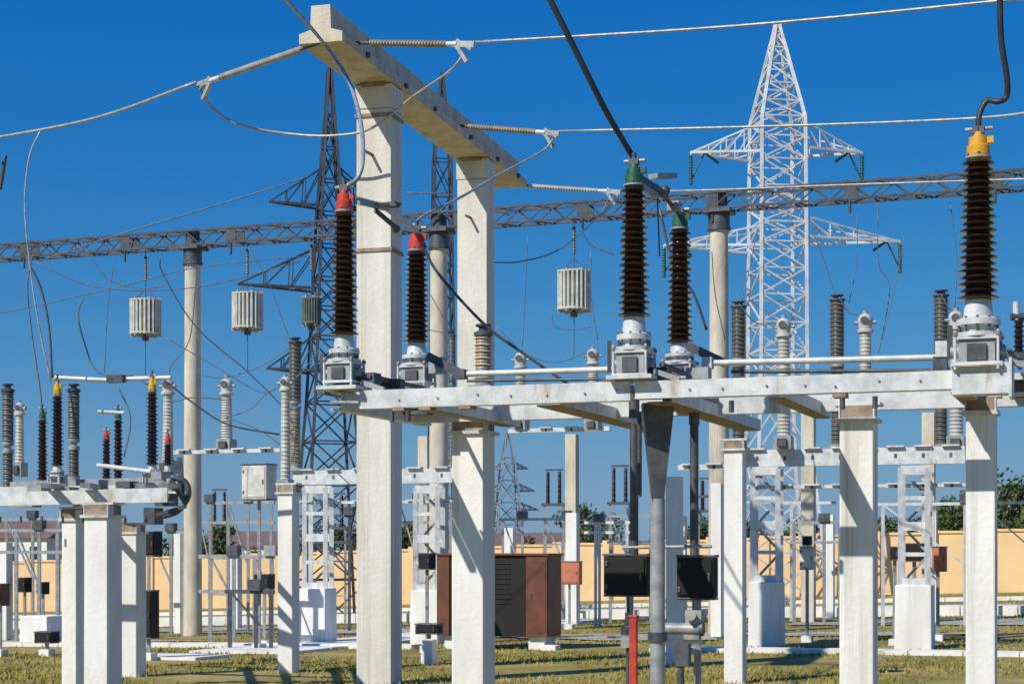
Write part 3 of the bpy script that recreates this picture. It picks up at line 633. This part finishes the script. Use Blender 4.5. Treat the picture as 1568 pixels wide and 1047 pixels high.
for u,vt,k,w in((1562,722,33,4.6),(1530,745,32,4.0),(1445,768,30,4.0),(1600,740,33,4),(1470,775,29,3.6),(1380,792,29,3.2),(1215,788,30,3.0),(610,800,27,3.8),(640,796,28,3.2),(528,802,27,3.4),(905,775,26,4.5),(1080,796,26,3.4),(700,812,26,3),(330,802,26,3.6),(1500,780,30,3.6),(1150,800,27,3.2)):
    tree(u,vt,k,w)
b=B('distant_tree_line')
for i in range(190):
    u=-150+i*10+random.uniform(-5,5); k=random.uniform(15,20); vt=815+random.uniform(-14,14)+7*math.sin(i*.23); x,y=(u-784)/k,F/k
    H=zz(vt,k)
    for j in range(3): leaves(b,Vector((x+random.uniform(-.4,.4),y,H*(.2+.25*j)-.3)),random.uniform(.5,1.0),34,.14,.3)
b.done()
def house(u,k,w,h,d=6):
    x,y=(u-784)/k,F/k; b=B('distant_house',(x,y,0)); b.box((x,y,h/2-.5),(w,d,h+1),'slab'); c=Vector((x,y,h))
    p=[c-ROW*w*.54-PERP*d*.55,c+ROW*w*.54-PERP*d*.55,c+ROW*w*.54+PERP*d*.55,c-ROW*w*.54+PERP*d*.55,c-ROW*w*.54+UP*1.3,c+ROW*w*.54+UP*1.3]
    b.add(p,[(0,1,5,4),(2,3,4,5),(0,4,3),(1,2,5),(0,3,2,1)],'roof')
    for i in range(4):
        q=Vector((x,y,h*.55))+ROW*(w*(-.38+.25*i))-PERP*(d/2+.02); b.box(q,(.9,.05,1.1),'glass'); b.box(q-UP*.6-PERP*.03,(1.1,.12,.08),'slab')
    b.done()
house(40,20,8,2.6); house(400,18,9,2.0); house(820,19,8,1.8)
# ------------------------------------------------------------ world, sun, camera
el=math.radians(42); sx,sy=-.74,-.67; az=math.atan2(sx,sy)
w=bpy.data.worlds.new('World'); bpy.context.scene.world=w; w.use_nodes=True; nt=w.node_tree; N=nt.nodes; L=nt.links
sky=N.new('ShaderNodeTexSky'); sky.sky_type='NISHITA'; sky.sun_disc=False; sky.sun_elevation=el; sky.sun_rotation=az%(2*math.pi); sky.air_density=1.0; sky.dust_density=.3; sky.ozone_density=3.0; sky.altitude=200
hs=N.new('ShaderNodeHueSaturation'); hs.inputs['Saturation'].default_value=1.35
L.new(sky.outputs[0],hs.inputs['Color'])
sp=N.new('ShaderNodeSeparateColor'); cb=N.new('ShaderNodeCombineColor'); L.new(hs.outputs[0],sp.inputs[0])
for i,(g_,c_) in enumerate(((1.22,.13),(.60,1.0),(.30,3.15))):
    pw=N.new('ShaderNodeMath'); pw.operation='POWER'; pw.inputs[1].default_value=g_; L.new(sp.outputs[i],pw.inputs[0])
    mu=N.new('ShaderNodeMath'); mu.operation='MULTIPLY'; mu.inputs[1].default_value=c_; L.new(pw.outputs[0],mu.inputs[0]); L.new(mu.outputs[0],cb.inputs[i])
# horizon haze
tc=N.new('ShaderNodeTexCoord'); sx_=N.new('ShaderNodeSeparateXYZ'); L.new(tc.outputs['Generated'],sx_.inputs[0])
ab=N.new('ShaderNodeMath'); ab.operation='ABSOLUTE'; L.new(sx_.outputs[2],ab.inputs[0])
om=N.new('ShaderNodeMath'); om.operation='SUBTRACT'; om.inputs[0].default_value=1.0; L.new(ab.outputs[0],om.inputs[1])
pp=N.new('ShaderNodeMath'); pp.operation='POWER'; pp.inputs[1].default_value=12.0; L.new(om.outputs[0],pp.inputs[0])
mh=N.new('ShaderNodeMath'); mh.operation='MULTIPLY'; mh.inputs[1].default_value=.9; L.new(pp.outputs[0],mh.inputs[0])
mx=N.new('ShaderNodeMixRGB'); mx.inputs[2].default_value=(2.3,3.5,4.9,1); L.new(mh.outputs[0],mx.inputs[0]); L.new(cb.outputs[0],mx.inputs[1])
bg=N['Background']; L.new(mx.outputs[0],bg.inputs[0]); bg.inputs[1].default_value=.10
sl=bpy.data.lights.new('sun','SUN'); sl.energy=4.6; sl.angle=math.radians(.5); sl.color=(1,.94,.84)
so=bpy.data.objects.new('sun',sl); bpy.context.collection.objects.link(so)
n=math.hypot(sx,sy); D=Vector((sx/n*math.cos(el),sy/n*math.cos(el),math.sin(el))); so.rotation_euler=D.to_track_quat('Z','Y').to_euler(); so.location=(0,0,30)
sc=bpy.context.scene; sc.view_settings.view_transform='Standard'; sc.view_settings.look='None'; sc.view_settings.exposure=0
cd=bpy.data.cameras.new('camera'); cd.sensor_width=36; cd.lens=36*F/1568; cd.shift_y=(842-523.5)/1568; cd.clip_end=6000; cd.clip_start=.1
co=bpy.data.objects.new('camera',cd); co.location=(0,0,EYE); co.rotation_euler=(math.pi/2,0,0); bpy.context.collection.objects.link(co); sc.camera=co
